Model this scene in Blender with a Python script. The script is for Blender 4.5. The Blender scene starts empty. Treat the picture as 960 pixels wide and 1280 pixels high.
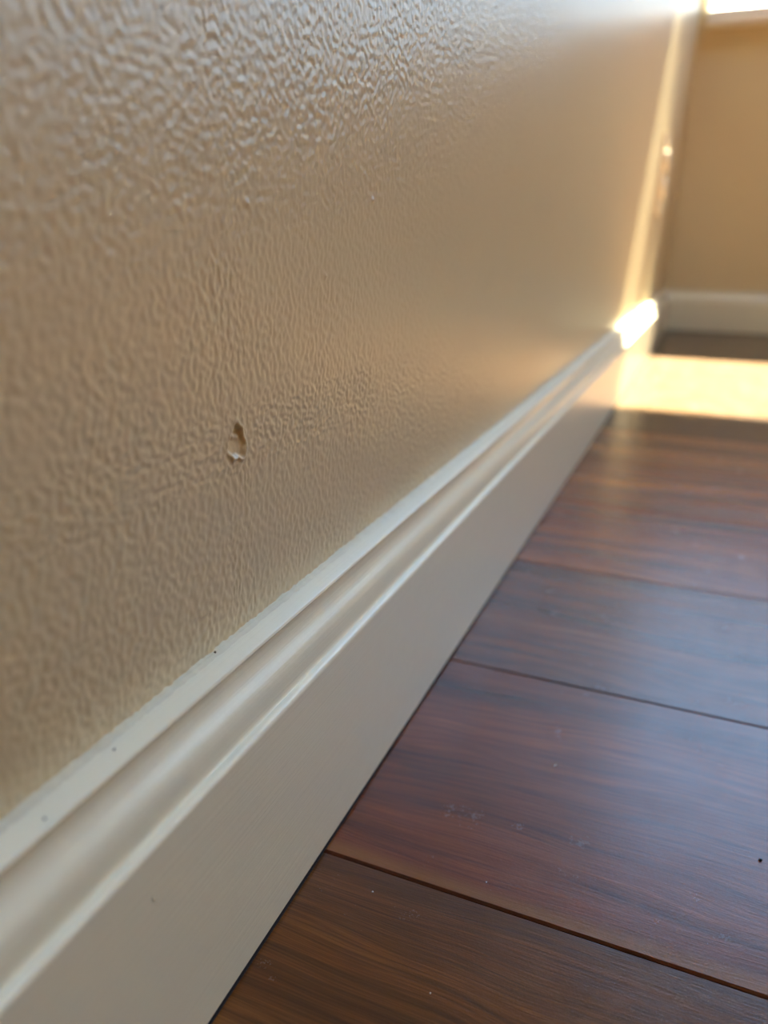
import bpy, bmesh, math, random
import numpy as np
from mathutils import Vector, Matrix

scene = bpy.context.scene
COL = scene.collection

# ------------------------------------------------------------------ camera
# metres; left wall is the plane x = 0, floor z = 0, the camera looks along the wall towards +y
CAM_X, CAM_Z = 0.1032, 0.1814
YAW, PITCH, ROLL = -0.3897, 0.3414, 0.0135
F_PX = 961.6
D = 1.848                                   # far wall plane y
cy, sy, cp, sp = math.cos(YAW), math.sin(YAW), math.cos(PITCH), math.sin(PITCH)
FWD = Vector((sy * cp, cy * cp, -sp))
RT = Vector((cy, -sy, 0.0))
UP = RT.cross(FWD)
R2 = math.cos(ROLL) * RT + math.sin(ROLL) * UP
U2 = -math.sin(ROLL) * RT + math.cos(ROLL) * UP
cam = bpy.data.cameras.new('camera')
cam_ob = bpy.data.objects.new('camera', cam)
COL.objects.link(cam_ob)
m = Matrix((R2, U2, -FWD)).transposed().to_4x4()
m.translation = Vector((CAM_X, 0.0, CAM_Z))
cam_ob.matrix_world = m
cam.sensor_fit = 'HORIZONTAL'
cam.sensor_width = 24.0
cam.lens = 24.0 * F_PX / 960.0
cam.clip_start = 0.005
cam.dof.use_dof = True
cam.dof.focus_distance = 0.215
cam.dof.aperture_fstop = 7.2
scene.camera = cam_ob

# ------------------------------------------------------------------ sky, sun, exposure
SUN_DIR = Vector((-0.045, -1.0, -1.386)).normalized()
world = bpy.data.worlds.new('world')
scene.world = world
world.use_nodes = True
wn = world.node_tree
bg = wn.nodes['Background']
# clear daytime sky: pale near the horizon, deeper blue overhead, the same in every direction around
tc = wn.nodes.new('ShaderNodeTexCoord')
sep = wn.nodes.new('ShaderNodeSeparateXYZ')
wn.links.new(tc.outputs['Generated'], sep.inputs[0])
ramp = wn.nodes.new('ShaderNodeValToRGB')
els = ramp.color_ramp.elements
els[0].position, els[0].color = 0.0, (0.16, 0.15, 0.12, 1)
els[1].position, els[1].color = 0.01, (0.29, 0.37, 0.43, 1)
for p_, c_ in ((0.35, (0.42, 0.58, 0.77, 1)), (0.60, (0.72, 1.15, 1.90, 1)), (1.0, (0.60, 1.05, 1.9, 1))):
    e_ = els.new(p_)
    e_.color = c_
wn.links.new(sep.outputs[2], ramp.inputs[0])
wn.links.new(ramp.outputs[0], bg.inputs[0])
bg.inputs[1].default_value = 1.5
sun = bpy.data.lights.new('sun', 'SUN')
sun.energy = 42.0
sun.angle = math.radians(0.6)
sun.color = (1.0, 0.86, 0.64)
sun_ob = bpy.data.objects.new('sun', sun)
COL.objects.link(sun_ob)
sun_ob.rotation_euler = SUN_DIR.to_track_quat('-Z', 'Y').to_euler()
sun_ob.location = (0.6, 4.0, 4.0)

scene.view_settings.view_transform = 'Standard'
scene.view_settings.look = 'None'
scene.view_settings.gamma = 1.0
scene.view_settings.use_curve_mapping = False
scene.view_settings.exposure = 1.66
scene.cycles.use_denoising = True
scene.cycles.max_bounces = 16
scene.cycles.diffuse_bounces = 8
scene.cycles.glossy_bounces = 6
scene.cycles.transparent_max_bounces = 12
scene.cycles.sample_clamp_indirect = 8.0

# room extents
RX, BY, CZ = 2.9, -2.3, 2.44
WT = 0.14
random.seed(4)


# ------------------------------------------------------------------ helpers
def link(o, parent=None):
    COL.objects.link(o)
    if parent is not None:
        o.parent = parent
    return o


def mesh_obj(name, bm, mat, parent=None, smooth=False):
    me = bpy.data.meshes.new(name)
    bmesh.ops.recalc_face_normals(bm, faces=bm.faces)
    bm.to_mesh(me)
    bm.free()
    if smooth:
        me.polygons.foreach_set('use_smooth', [True] * len(me.polygons))
    if mat:
        me.materials.append(mat)
    return link(bpy.data.objects.new(name, me), parent)


def box(bm, x0, x1, y0, y1, z0, z1, bevel=0.0, seg=2):
    r = bmesh.ops.create_cube(bm, size=1.0)
    vs = r['verts']
    for v in vs:
        v.co = Vector((x0 + (v.co.x + .5) * (x1 - x0), y0 + (v.co.y + .5) * (y1 - y0), z0 + (v.co.z + .5) * (z1 - z0)))
    if bevel > 0:
        es = list({e for v in vs for e in v.link_edges})
        bmesh.ops.bevel(bm, geom=es, offset=bevel, segments=seg, affect='EDGES', profile=0.5)


def structure(o):
    o['kind'] = 'structure'
    return o


def tag(o, label, cat, group=None):
    o['label'] = label
    o['category'] = cat
    if group:
        o['group'] = group
    return o


class NT:
    """small node-tree helper"""
    def __init__(self, name):
        self.mat = bpy.data.materials.new(name)
        self.mat.use_nodes = True
        self.t = self.mat.node_tree
        self.t.nodes.clear()
        self.out = self.n('ShaderNodeOutputMaterial')

    def n(self, kind, **kw):
        nd = self.t.nodes.new(kind)
        for k, v in kw.items():
            setattr(nd, k, v)
        return nd

    def l(self, a, b):
        self.t.links.new(a, b)

    def val(self, sock, v):
        if hasattr(v, 'is_linked') or isinstance(v, bpy.types.NodeSocket):
            self.l(v, sock)
        else:
            sock.default_value = v

    def math(self, op, a, b=0.0, c=0.0, clamp=False):
        nd = self.n('ShaderNodeMath', operation=op)
        nd.use_clamp = clamp
        for i, v in enumerate((a, b, c)):
            self.val(nd.inputs[i], v)
        return nd.outputs[0]

    def ramp(self, fac, stops, interp='LINEAR'):
        nd = self.n('ShaderNodeValToRGB')
        nd.color_ramp.interpolation = interp
        els = nd.color_ramp.elements
        while len(els) < len(stops):
            els.new(0.5)
        for e, (p, c) in zip(els, stops):
            e.position = p
            e.color = c if len(c) == 4 else (*c, 1.0)
        self.l(fac, nd.inputs[0])
        return nd.outputs[0]

    def smooth(self, v, a, b):
        nd = self.n('ShaderNodeMapRange', interpolation_type='SMOOTHSTEP')
        self.val(nd.inputs[0], v)
        nd.inputs[1].default_value = a
        nd.inputs[2].default_value = b
        return nd.outputs[0]

    def noise(self, vec, scale, detail=2.0, rough=0.5, dist=0.0):
        nd = self.n('ShaderNodeTexNoise')
        self.l(vec, nd.inputs['Vector'])
        nd.inputs['Scale'].default_value = scale
        nd.inputs['Detail'].default_value = detail
        nd.inputs['Roughness'].default_value = rough
        nd.inputs['Distortion'].default_value = dist
        return nd.outputs['Fac']

    def mapping(self, vec, scale=(1, 1, 1), loc=(0, 0, 0)):
        nd = self.n('ShaderNodeMapping')
        self.l(vec, nd.inputs[0])
        nd.inputs['Scale'].default_value = scale
        nd.inputs['Location'].default_value = loc
        return nd.outputs[0]

    def mix(self, fac, a, b, blend='MIX'):
        nd = self.n('ShaderNodeMix', data_type='RGBA', blend_type=blend)
        self.val(nd.inputs[0], fac)
        self.val(nd.inputs[6], a if isinstance(a, bpy.types.NodeSocket) else (*a, 1.0)[:4])
        self.val(nd.inputs[7], b if isinstance(b, bpy.types.NodeSocket) else (*b, 1.0)[:4])
        return nd.outputs[2]

    def bump(self, height, dist, strength=1.0, normal=None):
        nd = self.n('ShaderNodeBump')
        self.val(nd.inputs['Strength'], strength)
        nd.inputs['Distance'].default_value = dist
        self.l(height, nd.inputs['Height'])
        if normal is not None:
            self.l(normal, nd.inputs['Normal'])
        return nd.outputs[0]

    def bsdf(self, color, rough, spec=0.5, normal=None, **extra):
        b = self.n('ShaderNodeBsdfPrincipled')
        self.val(b.inputs['Base Color'], color if isinstance(color, bpy.types.NodeSocket) else (*color, 1.0)[:4])
        self.val(b.inputs['Roughness'], rough)
        b.inputs['Specular IOR Level'].default_value = spec
        if normal is not None:
            self.l(normal, b.inputs['Normal'])
        for k, v in extra.items():
            b.inputs[k.replace('_', ' ')].default_value = v
        self.l(b.outputs[0], self.out.inputs[0])
        return b


WALL_RGB = (0.62, 0.52, 0.315)


def wall_paint(name, relief_from=None):
    t = NT(name)
    co = t.n('ShaderNodeTexCoord').outputs['Object']
    n1 = t.noise(co, 330.0, 2.0, 0.5)
    n2 = t.noise(co, 900.0, 1.0, 0.5)
    h = t.math('ADD', t.math('MULTIPLY', n1, 0.8), t.math('MULTIPLY', n2, 0.2))
    st = 1.0
    if relief_from is not None:
        sx = t.n('ShaderNodeSeparateXYZ')
        t.l(co, sx.inputs[0])
        st = t.smooth(sx.outputs['Y'], relief_from, relief_from + 0.12)
    big = t.noise(co, 9.0, 2.0)
    colr = t.mix(big, tuple(c * 0.97 for c in WALL_RGB), tuple(min(1, c * 1.03) for c in WALL_RGB))
    t.bsdf(colr, 0.31, 1.0, t.bump(h, 0.00018, st))
    return t.mat


def white_paint(name, rgb=(0.80, 0.775, 0.60), rough=0.22, axis='y', brush=1.0):
    t = NT(name)
    co = t.n('ShaderNodeTexCoord').outputs['Object']
    sc = {'y': (1700, 6, 1700), 'x': (6, 1700, 1700)}[axis]
    n1 = t.noise(t.mapping(co, sc), 1.0, 3.0, 0.6)
    n2 = t.noise(co, 120.0, 3.0, 0.5)
    h = t.math('ADD', n1, t.math('MULTIPLY', n2, 1.2))
    rg = t.math('ADD', rough - 0.04, t.math('MULTIPLY', n1, 0.08))
    t.bsdf(rgb, rg, 0.5, t.bump(h, 0.00011 * brush, 1.0))
    return t.mat


def plain(name, rgb, rough=0.5, spec=0.5, scale=200.0, dist=0.00003, **kw):
    t = NT(name)
    co = t.n('ShaderNodeTexCoord').outputs['Object']
    n1 = t.noise(co, scale, 2.0)
    colr = t.mix(n1, tuple(c * 0.95 for c in rgb), tuple(min(1, c * 1.05) for c in rgb))
    t.bsdf(colr, rough, spec, t.bump(n1, dist), **kw)
    return t.mat


def wood():
    t = NT('plank_wood')
    co0 = t.n('ShaderNodeTexCoord').outputs['Object']
    oi = t.n('ShaderNodeObjectInfo')
    off = t.n('ShaderNodeVectorMath', operation='SCALE')
    off.inputs[0].default_value = (37.0, 11.0, 5.0)
    t.l(oi.outputs['Random'], off.inputs['Scale'])
    add = t.n('ShaderNodeVectorMath', operation='ADD')
    t.l(co0, add.inputs[0])
    t.l(off.outputs[0], add.inputs[1])
    co = add.outputs[0]
    sx = t.n('ShaderNodeSeparateXYZ')
    t.l(co0, sx.inputs[0])
    # bands along the board, bent by a slow noise
    warp = t.noise(t.mapping(co, (7.0, 16.0, 1.0)), 1.0, 2.0)
    wv = t.n('ShaderNodeCombineXYZ')
    t.l(t.math('MULTIPLY', t.math('SUBTRACT', warp, 0.5), 0.03), wv.inputs[1])
    add2 = t.n('ShaderNodeVectorMath', operation='ADD')
    t.l(co, add2.inputs[0])
    t.l(wv.outputs[0], add2.inputs[1])
    cw = add2.outputs[0]
    bands = t.noise(t.mapping(cw, (2.2, 46.0, 1.0)), 1.0, 3.0, 0.55)
    streak = t.noise(t.mapping(cw, (9.0, 300.0, 1.0)), 1.0, 3.0, 0.6)
    grain = t.noise(t.mapping(cw, (45.0, 2200.0, 1.0)), 1.0, 2.0, 0.6)
    pores = t.noise(t.mapping(co, (150.0, 2600.0, 1.0)), 1.0, 1.0, 0.5)
    c1 = t.ramp(bands, [(0.18, (0.034, 0.012, 0.005)), (0.42, (0.095, 0.031, 0.010)), (0.60, (0.150, 0.052, 0.016)), (0.85, (0.20, 0.082, 0.024))])
    s = t.ramp(streak, [(0.26, (0.58, 0.56, 0.56)), (0.50, (1.0, 1.0, 1.0)), (0.76, (1.22, 1.20, 1.14))])
    c2 = t.mix(1.0, c1, s, 'MULTIPLY')
    g = t.ramp(grain, [(0.30, (0.62, 0.60, 0.58)), (0.68, (1.22, 1.22, 1.2))])
    c3 = t.mix(1.0, c2, g, 'MULTIPLY')
    # pale sapwood strip on the near edge of some boards
    e = t.math('ADD', sx.outputs['Y'], t.math('MULTIPLY', t.math('SUBTRACT', warp, 0.5), 0.012))
    edge = t.math('SUBTRACT', 1.0, t.smooth(e, -0.0615, -0.0555))
    edge = t.math('MULTIPLY', edge, t.smooth(sx.outputs['Y'], -0.0633, -0.0627))
    edge = t.math('MULTIPLY', edge, t.math('SUBTRACT', 1.0, oi.outputs['Alpha']))
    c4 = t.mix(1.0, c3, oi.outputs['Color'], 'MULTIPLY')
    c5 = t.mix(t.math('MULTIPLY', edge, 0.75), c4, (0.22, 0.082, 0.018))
    # worn satin lacquer
    wear = t.noise(co, 60.0, 4.0, 0.6)
    fine = t.noise(co, 1500.0, 2.0, 0.6)
    rg = t.math('ADD', 0.15, t.math('ADD', t.math('MULTIPLY', wear, 0.14), t.math('MULTIPLY', fine, 0.05)))
    h = t.math('ADD', t.math('MULTIPLY', grain, 0.5), t.math('ADD', t.math('MULTIPLY', pores, 0.5), t.math('MULTIPLY', fine, 0.5)))
    slow = t.noise(t.mapping(co, (12.0, 70.0, 1.0)), 1.0, 2.0)
    nrm = t.bump(h, 0.000055, 1.0, t.bump(slow, 0.00013, 1.0))
    t.bsdf(c5, rg, 0.42, nrm)
    return t.mat


def glass():
    t = NT('window_glass')
    lw = t.n('ShaderNodeLayerWeight')
    lw.inputs[0].default_value = 0.5
    fr = t.math('ADD', 0.03, t.math('MULTIPLY', t.math('POWER', lw.outputs['Facing'], 5.0), 0.6))
    tr = t.n('ShaderNodeBsdfTransparent')
    tr.inputs[0].default_value = (0.95, 0.98, 0.97, 1)
    gl = t.n('ShaderNodeBsdfGlossy')
    gl.inputs['Roughness'].default_value = 0.01
    mx = t.n('ShaderNodeMixShader')
    t.l(fr, mx.inputs[0])
    t.l(tr.outputs[0], mx.inputs[1])
    t.l(gl.outputs[0], mx.inputs[2])
    t.l(mx.outputs[0], t.out.inputs[0])
    return t.mat


M_WALL = wall_paint('wall_paint')
M_WALL_L = wall_paint('wall_paint_near', 0.50)
M_BASE = white_paint('baseboard_paint', axis='y')
M_BASE_X = white_paint('baseboard_paint_far', axis='x')
M_CAULK = white_paint('caulk', (0.60, 0.57, 0.42), 0.5, 'y', 2.0)
M_SILL = white_paint('sill_paint', (0.80, 0.79, 0.77), 0.3, 'x')
M_VINYL = plain('window_vinyl', (0.82, 0.83, 0.84), 0.3)
M_CEIL = plain('ceiling_paint', (0.80, 0.77, 0.70), 0.8, 0.3, 300.0, 0.0004)
M_WOOD = wood()
M_GLASS = glass()
M_SUB = plain('subfloor_board', (0.015, 0.011, 0.009), 0.9, 0.1)
M_IVORY = plain('ivory_plastic', (0.80, 0.70, 0.52), 0.25)
M_SLOT = plain('slot_dark', (0.03, 0.025, 0.02), 0.6)
M_METAL = plain('screw_metal', (0.6, 0.55, 0.45), 0.35, 0.5, Metallic=0.8)
M_DARKDUST = plain('dark_grit', (0.012, 0.010, 0.010), 0.8)
M_PALEDUST = plain('pale_dust', (0.75, 0.72, 0.66), 0.7)

# ------------------------------------------------------------------ left wall with orange-peel relief and the chip
def band_noise(ny, nz, step, seed, comps):
    rng = np.random.default_rng(seed)
    w = rng.standard_normal((ny, nz))
    F = np.fft.rfft2(w)
    ky = np.fft.fftfreq(ny, step)[:, None]
    kz = np.fft.rfftfreq(nz, step)[None, :]
    k = np.sqrt(ky ** 2 + (kz * 1.0) ** 2)
    A = np.zeros_like(k)
    for lam, width, amp in comps:
        k0 = 1.0 / lam
        A += amp * np.exp(-((k - k0) / (k0 * width)) ** 2) / k0 
    h = np.fft.irfft2(F * A, s=(ny, nz))
    return h / h.std()


def wall_left():
    ys = [0.05]
    while ys[-1] < 0.66:
        ys.append(ys[-1] + 0.00045 + 0.0009 * max(0.0, (ys[-1] - 0.15)))
    ys = sorted(ys + [0.155 + k * 0.00045 + 0.0002 for k in range(-13, 14)])
    fy0, fy1 = ys[0], ys[-1]
    ys = [BY - 0.0, -1.0, -0.3, -0.05, 0.02] + ys + [0.75, 0.9, 1.2, 1.5, D]
    zs = [0.0, 0.03, 0.06]
    z = 0.072
    while z < 0.352:
        zs.append(z)
        z += 0.0006 if not 0.126 < z < 0.142 else 0.00033
    fz0, fz1 = 0.072, zs[-1]
    zs += [0.37, 0.42, 0.6, 1.0, 1.7, CZ]
    Y, Z = np.meshgrid(np.array(ys), np.array(zs), indexing='ij')
    step = 0.0004
    ny, nz = 1600, 800
    h = band_noise(ny, nz, step, 7, [(0.0040, 0.9, 0.7), (0.0022, 0.7, 0.9), (0.0011, 0.4, 0.45)])
    h = np.tanh(1.1 * h + 0.15) / 0.75
    h2 = band_noise(ny, nz, step, 9, [(0.030, 0.6, 1.0)])
    h = h * (1 + 0.10 * h2)
    u = (Y - fy0) / step
    v = (Z - fz0) / step
    i0 = np.floor(u).astype(int)
    j0 = np.floor(v).astype(int)
    fu, fv = u - i0, v - j0
    a = i0 % ny; b = (i0 + 1) % ny; c = j0 % nz; d = (j0 + 1) % nz
    H = (h[a, c] * (1 - fu) + h[b, c] * fu) * (1 - fv) + (h[a, d] * (1 - fu) + h[b, d] * fu) * fv
    sm = lambda x, p, q: np.clip((x - p) / (q - p), 0, 1) ** 2 * (3 - 2 * np.clip((x - p) / (q - p), 0, 1))
    mask = sm(Y, fy0, fy0 + 0.01) * (1 - sm(Y, 0.50, 0.62)) * sm(Z, fz0, 0.08) * (1 - sm(Z, fz1 - 0.012, fz1))
    X = RELIEF * H * mask
    # chip: a teardrop crater with a raised lip under it
    du = (Y - 0.1557) / 0.0034
    dv = (Z - 0.1341) / 0.0041
    ang = np.arctan2(dv, du)
    wid = 1.0 - 0.22 * np.clip(dv, -1, 1.2)
    r = np.sqrt((du / wid) ** 2 + dv ** 2) * (1 + 0.10 * np.sin(3 * ang + 1.0) + 0.07 * np.sin(7 * ang))
    hole = 1 - sm(r, 0.78, 1.02)
    bowl = (0.55 + 0.6 * sm(dv - 0.3 * du, -0.8, 0.7))
    lump = 0.45 * np.exp(-(((du + 0.15) / 0.22) ** 2 + ((dv - 0.30) / 0.14) ** 2)) + 0.35 * np.exp(-(((du - 0.35) / 0.3) ** 2 + ((dv - 0.15) / 0.16) ** 2))
    crater = -0.00115 * hole * (bowl - lump)
    lip = np.exp(-((r - 1.10) / 0.13) ** 2) * (0.00020 + 0.00034 * sm(-dv + 0.25 * du, 0.1, 0.9))
    X = X * (1 - 0.75 * hole) + crater + lip
    # little grains caught under the paint
    for (gy, gz, gr, gh) in ((0.1655, 0.1886, 0.00055, 0.0006), (0.2385, 0.1928, 0.0007, 0.0007), (0.1473, 0.1941, 0.0005, 0.0003), (0.205, 0.171, 0.0006, 0.0006)):
        X += gh * np.exp(-(((Y - gy) / gr) ** 2 + ((Z - gz) / gr) ** 2))
    nY, nZ = Y.shape
    co = np.stack([X, Y, Z], -1).reshape(-1, 3).astype(np.float32)
    idx = np.arange(nY * nZ).reshape(nY, nZ)
    quads = np.stack([idx[:-1, :-1], idx[1:, :-1], idx[1:, 1:], idx[:-1, 1:]], -1).reshape(-1, 4)
    me = bpy.data.meshes.new('wall_left')
    me.vertices.add(len(co))
    me.vertices.foreach_set('co', co.ravel())
    me.loops.add(quads.size)
    me.loops.foreach_set('vertex_index', quads.ravel().astype(np.int32))
    me.polygons.add(len(quads))
    me.polygons.foreach_set('loop_start', np.arange(0, quads.size, 4, dtype=np.int32))
    me.polygons.foreach_set('use_smooth', np.ones(len(quads), dtype=bool))
    me.update(calc_edges=True)
    me.validate()
    me.materials.append(M_WALL_L)
    return structure(link(bpy.data.objects.new('wall_left', me)))


RELIEF = 0.000078
wall_left()

# ------------------------------------------------------------------ other walls, ceiling, floor
def holed_wall(name, a0, a1, hole, to3, mat):
    """slab from a0..a1 across and 0..CZ high with one opening; to3(a, depth, z) gives the point"""
    h0, h1, z0, z1 = hole
    bm = bmesh.new()
    A = [a0, h0, h1, a1]
    Zs = [0.0, z0, z1, CZ]
    V = {}
    for i, a in enumerate(A):
        for j, z in enumerate(Zs):
            for k, dp in enumerate((0.0, WT)):
                V[i, j, k] = bm.verts.new(to3(a, dp, z))
    for i in range(3):
        for j in range(3):
            if (i, j) == (1, 1):
                continue
            for k in range(2):
                bm.faces.new([V[i, j, k], V[i + 1, j, k], V[i + 1, j + 1, k], V[i, j + 1, k]])
    bm.faces.new([V[1, 1, 0], V[2, 1, 0], V[2, 1, 1], V[1, 1, 1]])
    bm.faces.new([V[1, 2, 0], V[2, 2, 0], V[2, 2, 1], V[1, 2, 1]])
    bm.faces.new([V[1, 1, 0], V[1, 2, 0], V[1, 2, 1], V[1, 1, 1]])
    bm.faces.new([V[2, 1, 0], V[2, 2, 0], V[2, 2, 1], V[2, 1, 1]])
    for (p, q) in (((0, 0), (1, 0)), ((1, 0), (2, 0)), ((2, 0), (3, 0)), ((0, 3), (1, 3)), ((1, 3), (2, 3)), ((2, 3), (3, 3)),
                   ((0, 0), (0, 1)), ((0, 1), (0, 2)), ((0, 2), (0, 3)), ((3, 0), (3, 1)), ((3, 1), (3, 2)), ((3, 2), (3, 3))):
        bm.faces.new([V[(*p, 0)], V[(*q, 0)], V[(*q, 1)], V[(*p, 1)]])
    return structure(mesh_obj(name, bm, mat))


W1 = (0.012, 2.30, 0.600, 1.95)              # window in the far wall: x0, x1, z0, z1
FILL_SKY = (0.15, 1.05, 0.15, 1.15)                # skylight added in the ceiling, unseen, for overhead fill: x0, x1, y0, y1
holed_wall('wall_far', -0.0, RX, W1, lambda a, dp, z: (a, D + dp, z), M_WALL)
bm = bmesh.new()
box(bm, 0, RX, BY - WT, BY, 0, CZ)
structure(mesh_obj('wall_back', bm, M_WALL))
bm = bmesh.new()
box(bm, RX, RX + 0.1, BY - WT, D + WT, 0, CZ)
structure(mesh_obj('wall_right', bm, M_WALL))
bm = bmesh.new()
xs_, ys_, zs_ = (-0.1, FILL_SKY[0], FILL_SKY[1], RX + 0.1), (BY - WT, FILL_SKY[2], FILL_SKY[3], D + WT), (CZ, CZ + 0.12)
V = {(i, j, k): bm.verts.new((xs_[i], ys_[j], zs_[k])) for i in range(4) for j in range(4) for k in range(2)}
for i in range(3):
    for j in range(3):
        if (i, j) != (1, 1):
            for k in range(2):
                bm.faces.new([V[i, j, k], V[i + 1, j, k], V[i + 1, j + 1, k], V[i, j + 1, k]])
ring_o = [(i, 0) for i in range(4)] + [(3, j) for j in range(1, 4)] + [(i, 3) for i in (2, 1, 0)] + [(0, j) for j in (2, 1)]
for ring in (ring_o, [(1, 1), (2, 1), (2, 2), (1, 2)]):
    for p_, q_ in zip(ring, ring[1:] + ring[:1]):
        bm.faces.new([V[(*p_, 0)], V[(*q_, 0)], V[(*q_, 1)], V[(*p_, 1)]])
structure(mesh_obj('ceiling', bm, M_CEIL))
bm = bmesh.new()
box(bm, -0.1, RX + 0.1, BY - WT, D + WT, -0.06, -0.0085)
floor = structure(mesh_obj('floor', bm, M_SUB))

# planks run across the room (along x), 5 inch boards
PW = 0.1277
SEAM = 0.1711
GAP = 0.00016
CH_W, CH_D = 0.0006, 0.0007
plank_cache = {}


def plank_mesh(length):
    key = round(length, 4)
    if key in plank_cache:
        return plank_cache[key]
    bm = bmesh.new()
    hx, hy = length / 2 - GAP, PW / 2 - GAP
    lo = [bm.verts.new((sx_ * hx, sy_ * hy, -0.008)) for sx_, sy_ in ((-1, -1), (1, -1), (1, 1), (-1, 1))]
    md = [bm.verts.new((sx_ * hx, sy_ * hy, -CH_D)) for sx_, sy_ in ((-1, -1), (1, -1), (1, 1), (-1, 1))]
    ix, iy = hx - CH_W, hy - CH_W
    m2 = [bm.verts.new((sx_ * (hx - CH_W * .5), sy_ * (hy - CH_W * .5), -CH_D * 0.5)) for sx_, sy_ in ((-1, -1), (1, -1), (1, 1), (-1, 1))]
    tp = [bm.verts.new((sx_ * ix, sy_ * iy, 0.0)) for sx_, sy_ in ((-1, -1), (1, -1), (1, 1), (-1, 1))]
    for ring0, ring1 in ((lo, md), (md, m2), (m2, tp)):
        for i in range(4):
            bm.faces.new([ring0[i], ring0[(i + 1) % 4], ring1[(i + 1) % 4], ring1[i]])
    bm.faces.new(tp)
    bm.faces.new(lo[::-1])
    bmesh.ops.recalc_face_normals(bm, faces=bm.faces)
    me = bpy.data.meshes.new('plank')
    bm.to_mesh(me)
    bm.free()
    me.materials.append(M_WOOD)
    plank_cache[key] = me
    return me


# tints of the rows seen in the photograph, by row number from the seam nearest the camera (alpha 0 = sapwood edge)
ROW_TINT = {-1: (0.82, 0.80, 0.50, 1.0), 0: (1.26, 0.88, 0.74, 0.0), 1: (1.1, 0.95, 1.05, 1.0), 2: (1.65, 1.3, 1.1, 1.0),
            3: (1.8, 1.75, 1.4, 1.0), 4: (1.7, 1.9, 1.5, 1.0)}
for row_ in range(5, 14):  # rows under the sun patch: its sunlit colour is put into their tint
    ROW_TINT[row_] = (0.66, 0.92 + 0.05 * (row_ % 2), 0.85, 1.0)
n0 = math.floor((BY - SEAM) / PW)
n1 = math.ceil((D - SEAM) / PW)
PX0, PX1 = 0.0137, RX - 0.004
for row in range(n0, n1):
    yc = SEAM + (row + 0.5) * PW
    rng = random.Random(row * 7 + 3)
    x = PX0
    first = 0.62 + 0.55 * rng.random()
    k = 0
    while x < PX1 - 0.02:
        ln = min(first if k == 0 else 1.2, PX1 - x)
        o = bpy.data.objects.new('plank', plank_mesh(ln))
        link(o, floor)
        o.location = (x + ln / 2, yc, 0.0)
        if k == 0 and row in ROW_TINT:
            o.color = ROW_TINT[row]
        else:
            f = 0.75 + 0.5 * rng.random()
            o.color = (f, f * (0.9 + 0.15 * rng.random()), f * (0.85 + 0.25 * rng.random()), 1.0 if rng.random() < 0.7 else 0.0)
        x += ln
        k += 1

# ------------------------------------------------------------------ baseboards
# profile points (distance from wall, height)
def arc(c, r, a0, a1, n):
    return [(c[0] + r * math.cos(math.radians(a0 + (a1 - a0) * i / n)), c[1] + r * math.sin(math.radians(a0 + (a1 - a0) * i / n))) for i in range(n + 1)]


def bez(p0, p1, p2, p3, n):
    out = []
    for i in range(n + 1):
        s = i / n
        out.append(tuple((1 - s) ** 3 * a + 3 * (1 - s) ** 2 * s * b + 3 * (1 - s) * s * s * c + s ** 3 * d for a, b, c, d in zip(p0, p1, p2, p3)))
    return out


PROFILE = [(0.0005, 0.0013), (0.0140, 0.0013), (0.0143, 0.0016), (0.0143, 0.0638)]
PROFILE += arc((0.0130, 0.0640), 0.0013, 5, 85, 5)               # rounded edge of the ledge
PROFILE += [(0.0121, 0.0654), (0.01175, 0.0658)]
PROFILE += bez((0.01165, 0.0661), (0.01155, 0.0705), (0.0112, 0.0727), (0.0097, 0.0744), 8)[0:]
PROFILE += bez((0.0097, 0.0744), (0.0083, 0.0760), (0.0074, 0.0770), (0.0072, 0.0812), 8)[1:]
PROFILE += [(0.0077, 0.0815), (0.00785, 0.0820), (0.0076, 0.0826), (0.0070, 0.0829), (0.0005, 0.0830)]


def baseboard(name, L0, L1, axis, mitre0, mitre1, mat, nseg=24):
    """axis 'y': along the left wall; 'x': along the far wall; mitre adds the distance from the wall at that end"""
    bm = bmesh.new()
    rings = []
    for i in range(nseg + 1):
        s = i / nseg
        ring = []
        for (p, z) in PROFILE:
            a = (L0 + mitre0 * p) * (1 - s) + (L1 + mitre1 * p) * s
            ring.append(bm.verts.new((p, a, z) if axis == 'y' else (a, D - p, z)))
        rings.append(ring)
    n = len(PROFILE)
    for r0, r1 in zip(rings, rings[1:]):
        for k in range(n):
            bm.faces.new([r0[k], r0[(k + 1) % n], r1[(k + 1) % n], r1[k]])
    bm.faces.new(rings[0])
    bm.faces.new(rings[-1][::-1])
    o = mesh_obj(name, bm, mat, smooth=True)
    o.data.set_sharp_from_angle(angle=math.radians(32))
    return structure(o)


base_l = baseboard('baseboard_left', BY + 0.002, D - 0.0005, 'y', 0, -1, M_BASE)
base_f = baseboard('baseboard_far', 0.0005, RX - 0.002, 'x', 1, 0, M_BASE_X)


def caulk(axis, L0, L1, parent):
    bm = bmesh.new()
    rng = random.Random(11)
    rows = []
    n = 700 if axis == 'y' else 30
    for i in range(n + 1):
        s = (i / n) ** (1.0 if axis == 'x' else 2.2)
        a = L0 + (L1 - L0) * s
        j = rng.uniform(-0.00030, 0.00030)
        pts = [(-0.0003, 0.0845 + j), (0.0002, 0.0840 + j), (0.0006, 0.0834 + j * .5), (0.0014 + j, 0.08305), (0.0018 + j, 0.0829)]
        rows.append([bm.verts.new((p, a, z) if axis == 'y' else (a, D - p, z)) for p, z in pts])
    for r0, r1 in zip(rows, rows[1:]):
        for k in range(4):
            bm.faces.new([r0[k], r0[k + 1], r1[k + 1], r1[k]])
    o = mesh_obj('caulk_bead', bm, M_CAULK, parent, smooth=True)
    return o


caulk('y', 0.0, D - 0.001, base_l)
caulk('x', 0.001, RX - 0.002, base_f)

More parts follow.
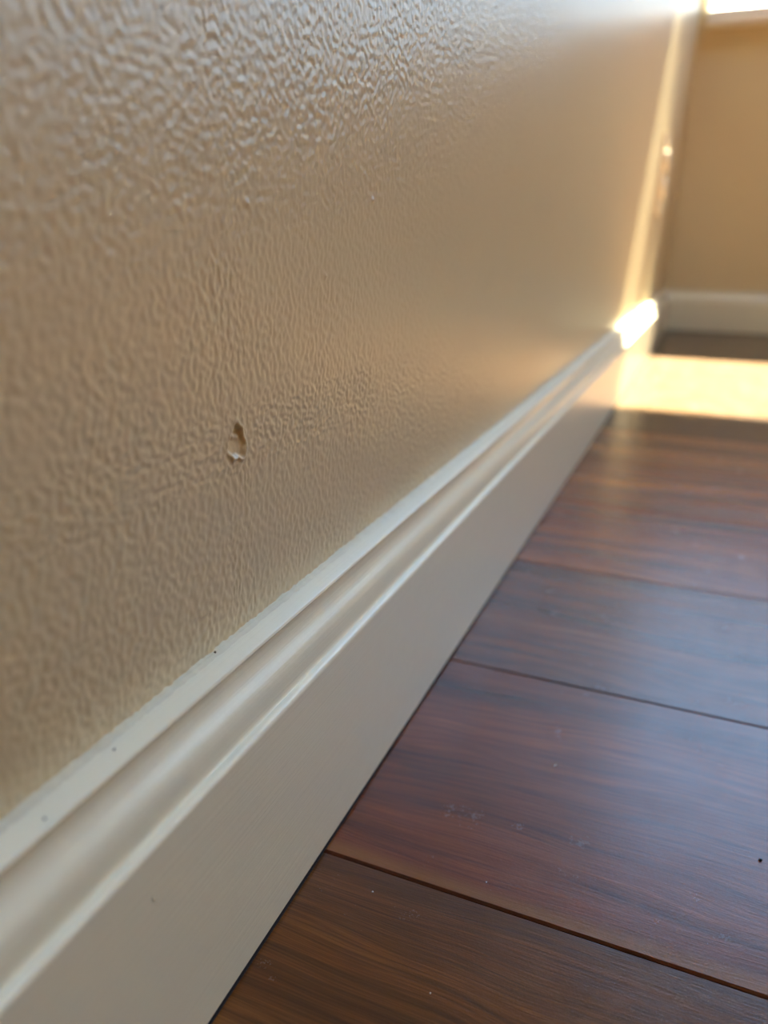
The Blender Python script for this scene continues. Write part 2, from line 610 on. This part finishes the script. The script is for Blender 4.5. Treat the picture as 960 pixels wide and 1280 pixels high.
# ------------------------------------------------------------------ windows
def window(name, hole, wall_y, out, sill):
    """vinyl window set in an opening of a wall parallel to x; out = +1 when outside is +y"""
    x0, x1, z0, z1 = hole
    root = bpy.data.objects.new(name, None)
    link(root)
    root.location = ((x0 + x1) / 2, wall_y, z0)
    root['kind'] = 'structure'
    inv = Matrix.Translation(-root.location)

    def part(pname, bm, mat, parent=root, smooth=False):
        if parent is root:
            bm.transform(inv)
        else:
            bm.transform(inv)
        return mesh_obj(pname, bm, mat, parent, smooth)
    ya, yb = sorted((wall_y + out * 0.075, wall_y + out * 0.125))
    fw, sw = 0.030, 0.012
    for (a, b, c, d) in ((x0, x1, z0, z0 + fw), (x0, x1, z1 - fw, z1), (x0, x0 + sw, z0 + fw, z1 - fw), (x1 - fw, x1, z0 + fw, z1 - fw)):
        bm = bmesh.new()
        box(bm, a, b, ya, yb, c, d, 0.003)
        part('frame', bm, M_VINYL)
    xm = (x0 + x1) / 2
    bm = bmesh.new()
    box(bm, xm - 0.022, xm + 0.022, ya + 0.005, yb - 0.005, z0 + fw, z1 - fw, 0.003)
    part('mullion', bm, M_VINYL)
    for (a, b) in ((x0 + sw, xm - 0.022), (xm + 0.022, x1 - fw)):
        bm = bmesh.new()
        box(bm, a - 0.004, b + 0.004, (ya + yb) / 2 - 0.002, (ya + yb) / 2 + 0.002, z0 + fw - 0.004, z1 - fw + 0.004)
        part('pane', bm, M_GLASS)
    if sill:
        bm = bmesh.new()
        box(bm, x0 + 0.003, x1 + 0.02, wall_y - out * 0.030, wall_y + out * 0.075, z0 - 0.024, z0 + 0.006)
        # round the nose and its corners
        es = [e for e in bm.edges if all(abs(v.co.y - (wall_y - out * 0.030)) < 1e-5 for v in e.verts)]
        bmesh.ops.bevel(bm, geom=es, offset=0.006, segments=4, affect='EDGES', profile=0.5)
        o = part('sill', bm, M_SILL, smooth=True)
        o.data.set_sharp_from_angle(angle=math.radians(40))
    # sky portal in the opening
    pl = bpy.data.lights.new('sky_portal', 'AREA')
    pl.shape = 'RECTANGLE'
    pl.size = x1 - x0
    pl.size_y = z1 - z0
    pl.cycles.is_portal = True
    po = bpy.data.objects.new('sky_portal', pl)
    link(po)
    po.location = ((x0 + x1) / 2, wall_y + out * (WT + 0.01), (z0 + z1) / 2)
    po.rotation_euler = Vector((0, -out, 0)).to_track_quat('-Z', 'Z').to_euler()
    return root


# roof overhang outside, whose edge cuts the top of the sunlight on the floor
bm = bmesh.new()
box(bm, -1.5, RX + 1.0, D + WT, 2.45, 2.1108, 2.25)
structure(mesh_obj('roof_overhang', bm, M_CEIL))
window('window_1', W1, D, 1, True)


def fill_skylight():  # made-up roof opening out of view, added as light from above
    x0, x1, y0, y1 = FILL_SKY
    root = bpy.data.objects.new('fill_window', None)
    link(root)
    root.location = ((x0 + x1) / 2, (y0 + y1) / 2, CZ + 0.06)
    root['kind'] = 'structure'
    inv = Matrix.Translation(-root.location)
    for (a, b, c, d) in ((x0, x0 + 0.03, y0, y1), (x1 - 0.03, x1, y0, y1), (x0 + 0.03, x1 - 0.03, y0, y0 + 0.03), (x0 + 0.03, x1 - 0.03, y1 - 0.03, y1)):
        bm = bmesh.new()
        box(bm, a, b, c, d, CZ + 0.05, CZ + 0.10, 0.003)
        bm.transform(inv)
        mesh_obj('frame', bm, M_VINYL, root)
    bm = bmesh.new()
    box(bm, x0 + 0.026, x1 - 0.026, y0 + 0.026, y1 - 0.026, CZ + 0.072, CZ + 0.076)
    bm.transform(inv)
    mesh_obj('pane', bm, M_GLASS, root)
    pl = bpy.data.lights.new('sky_portal', 'AREA')
    pl.shape = 'RECTANGLE'
    pl.size, pl.size_y = x1 - x0, y1 - y0
    pl.cycles.is_portal = True
    po = link(bpy.data.objects.new('sky_portal', pl))
    po.location = ((x0 + x1) / 2, (y0 + y1) / 2, CZ + 0.13)


fill_skylight()

# ------------------------------------------------------------------ electrical outlet on the left wall
def outlet():
    root = bpy.data.objects.new('power_outlet', None)
    link(root)
    root.location = (0.0, 1.362, 0.280)
    tag(root, 'ivory duplex power outlet on the left wall near the far corner above the baseboard', 'outlet')
    bm = bmesh.new()
    box(bm, 0.0, 0.0040, -0.035, 0.035, -0.0575, 0.0575)
    es = [e for e in bm.edges if not all(abs(v.co.x) < 1e-6 for v in e.verts)]
    bmesh.ops.bevel(bm, geom=es, offset=0.0025, segments=3, affect='EDGES')
    p = mesh_obj('cover_plate', bm, M_IVORY, root, True)
    p.data.set_sharp_from_angle(angle=math.radians(35))
    for zc in (0.0195, -0.0195):
        bm = bmesh.new()
        pts = []
        R, flat = 0.0172, 0.0138
        for i in range(48):
            a = 2 * math.pi * i / 48
            pts.append((R * math.cos(a), max(-flat, min(flat, R * math.sin(a)))))
        n = len(pts)
        prev = None
        for (xx, sc) in ((0.003, 1.0), (0.0080, 1.0), (0.0092, 0.92), (0.0092, 0.0)):
            if sc == 0.0:
                bm.faces.new(prev)
                break
            ring = [bm.verts.new((xx, y * sc, zc + z * sc)) for y, z in pts]
            if prev:
                for i in range(n):
                    bm.faces.new([prev[i], prev[(i + 1) % n], ring[(i + 1) % n], ring[i]])
            prev = ring
        r = mesh_obj('receptacle', bm, M_IVORY, root, True)
        r.data.set_sharp_from_angle(angle=math.radians(35))
        for (yy, hh) in ((-0.0063, 0.0075), (0.0063, 0.0065)):
            bm = bmesh.new()
            box(bm, 0.0084, 0.00935, yy - 0.0009, yy + 0.0009, zc + 0.002 - hh / 2, zc + 0.002 + hh / 2)
            mesh_obj('slot', bm, M_SLOT, r)
        bm = bmesh.new()
        bmesh.ops.create_cone(bm, cap_ends=True, segments=16, radius1=0.0024, radius2=0.0024, depth=0.001,
                              matrix=Matrix.Translation((0.0089, 0, zc - 0.0075)) @ Matrix.Rotation(math.pi / 2, 4, 'Y'))
        mesh_obj('ground_hole', bm, M_SLOT, r)
    bm = bmesh.new()
    bmesh.ops.create_uvsphere(bm, u_segments=16, v_segments=8, radius=0.0034)
    for v in bm.verts:
        v.co.x = 0.0037 + max(0.0, v.co.x) * 0.45
    mesh_obj('screw', bm, M_METAL, root, True)


outlet()

# ------------------------------------------------------------------ specks of dust and grit
def speck(name, loc, size, mat, seed, parent=None):
    rng = random.Random(seed)
    bm = bmesh.new()
    bmesh.ops.create_icosphere(bm, subdivisions=2, radius=1.0)
    sx_, sy_, sz_ = size
    for v in bm.verts:
        k = 1 + 0.25 * (rng.random() - 0.5)
        v.co = Vector((v.co.x * sx_ * k, v.co.y * sy_ * k, v.co.z * sz_ * k))
    o = mesh_obj(name, bm, mat, parent, True)
    o.location = loc
    o.rotation_euler[2] = rng.random() * 3
    return o


o = speck('grit_crumb', (0.1408, 0.2212, 0.0003), (0.0006, 0.0005, 0.0004), M_DARKDUST, 1)
tag(o, 'tiny black crumb of grit lying on the plank in the window glare', 'crumb')
o = speck('dust_fleck', (0.0731, 0.2419, 0.00012), (0.0005, 0.00025, 0.00015), M_PALEDUST, 2)
tag(o, 'pale dust fleck on the reddish middle plank, farthest fleck from the camera', 'dust fleck', 'pale dust flecks on the planks')
o = speck('dust_fleck', (0.0610, 0.1383, 0.0001), (0.00022, 0.0002, 0.00012), M_PALEDUST, 3)
tag(o, 'pale dust fleck on the nearest plank, the one lowest in view', 'dust fleck', 'pale dust flecks on the planks')
o = speck('dust_fleck', (0.0346, 0.1622, 0.0001), (0.00022, 0.0003, 0.00012), M_PALEDUST, 4)
tag(o, 'pale dust fleck on the nearest plank close to the baseboard', 'dust fleck', 'pale dust flecks on the planks')
o = speck('dust_fleck', (0.0645, 0.1790, 0.0001), (0.00018, 0.0002, 0.0001), M_PALEDUST, 5)
tag(o, 'tiny pale dust fleck just past the nearest plank seam', 'dust fleck', 'pale dust flecks on the planks')
for i, (p, s) in enumerate((((0.0035, 0.1004, 0.0831), (0.0002, 0.0005, 0.00015)), ((0.0057, 0.0798, 0.0831), (0.0003, 0.00022, 0.00015)),
                            ((0.0009, 0.1399, 0.0841), (0.0003, 0.0003, 0.0003)))):
    speck('dirt_speck', p, s, M_DARKDUST, 20 + i, base_l)
speck('paint_nib', (0.0143, 0.0950, 0.0534), (0.0002, 0.0004, 0.0004), M_BASE, 31, base_l)
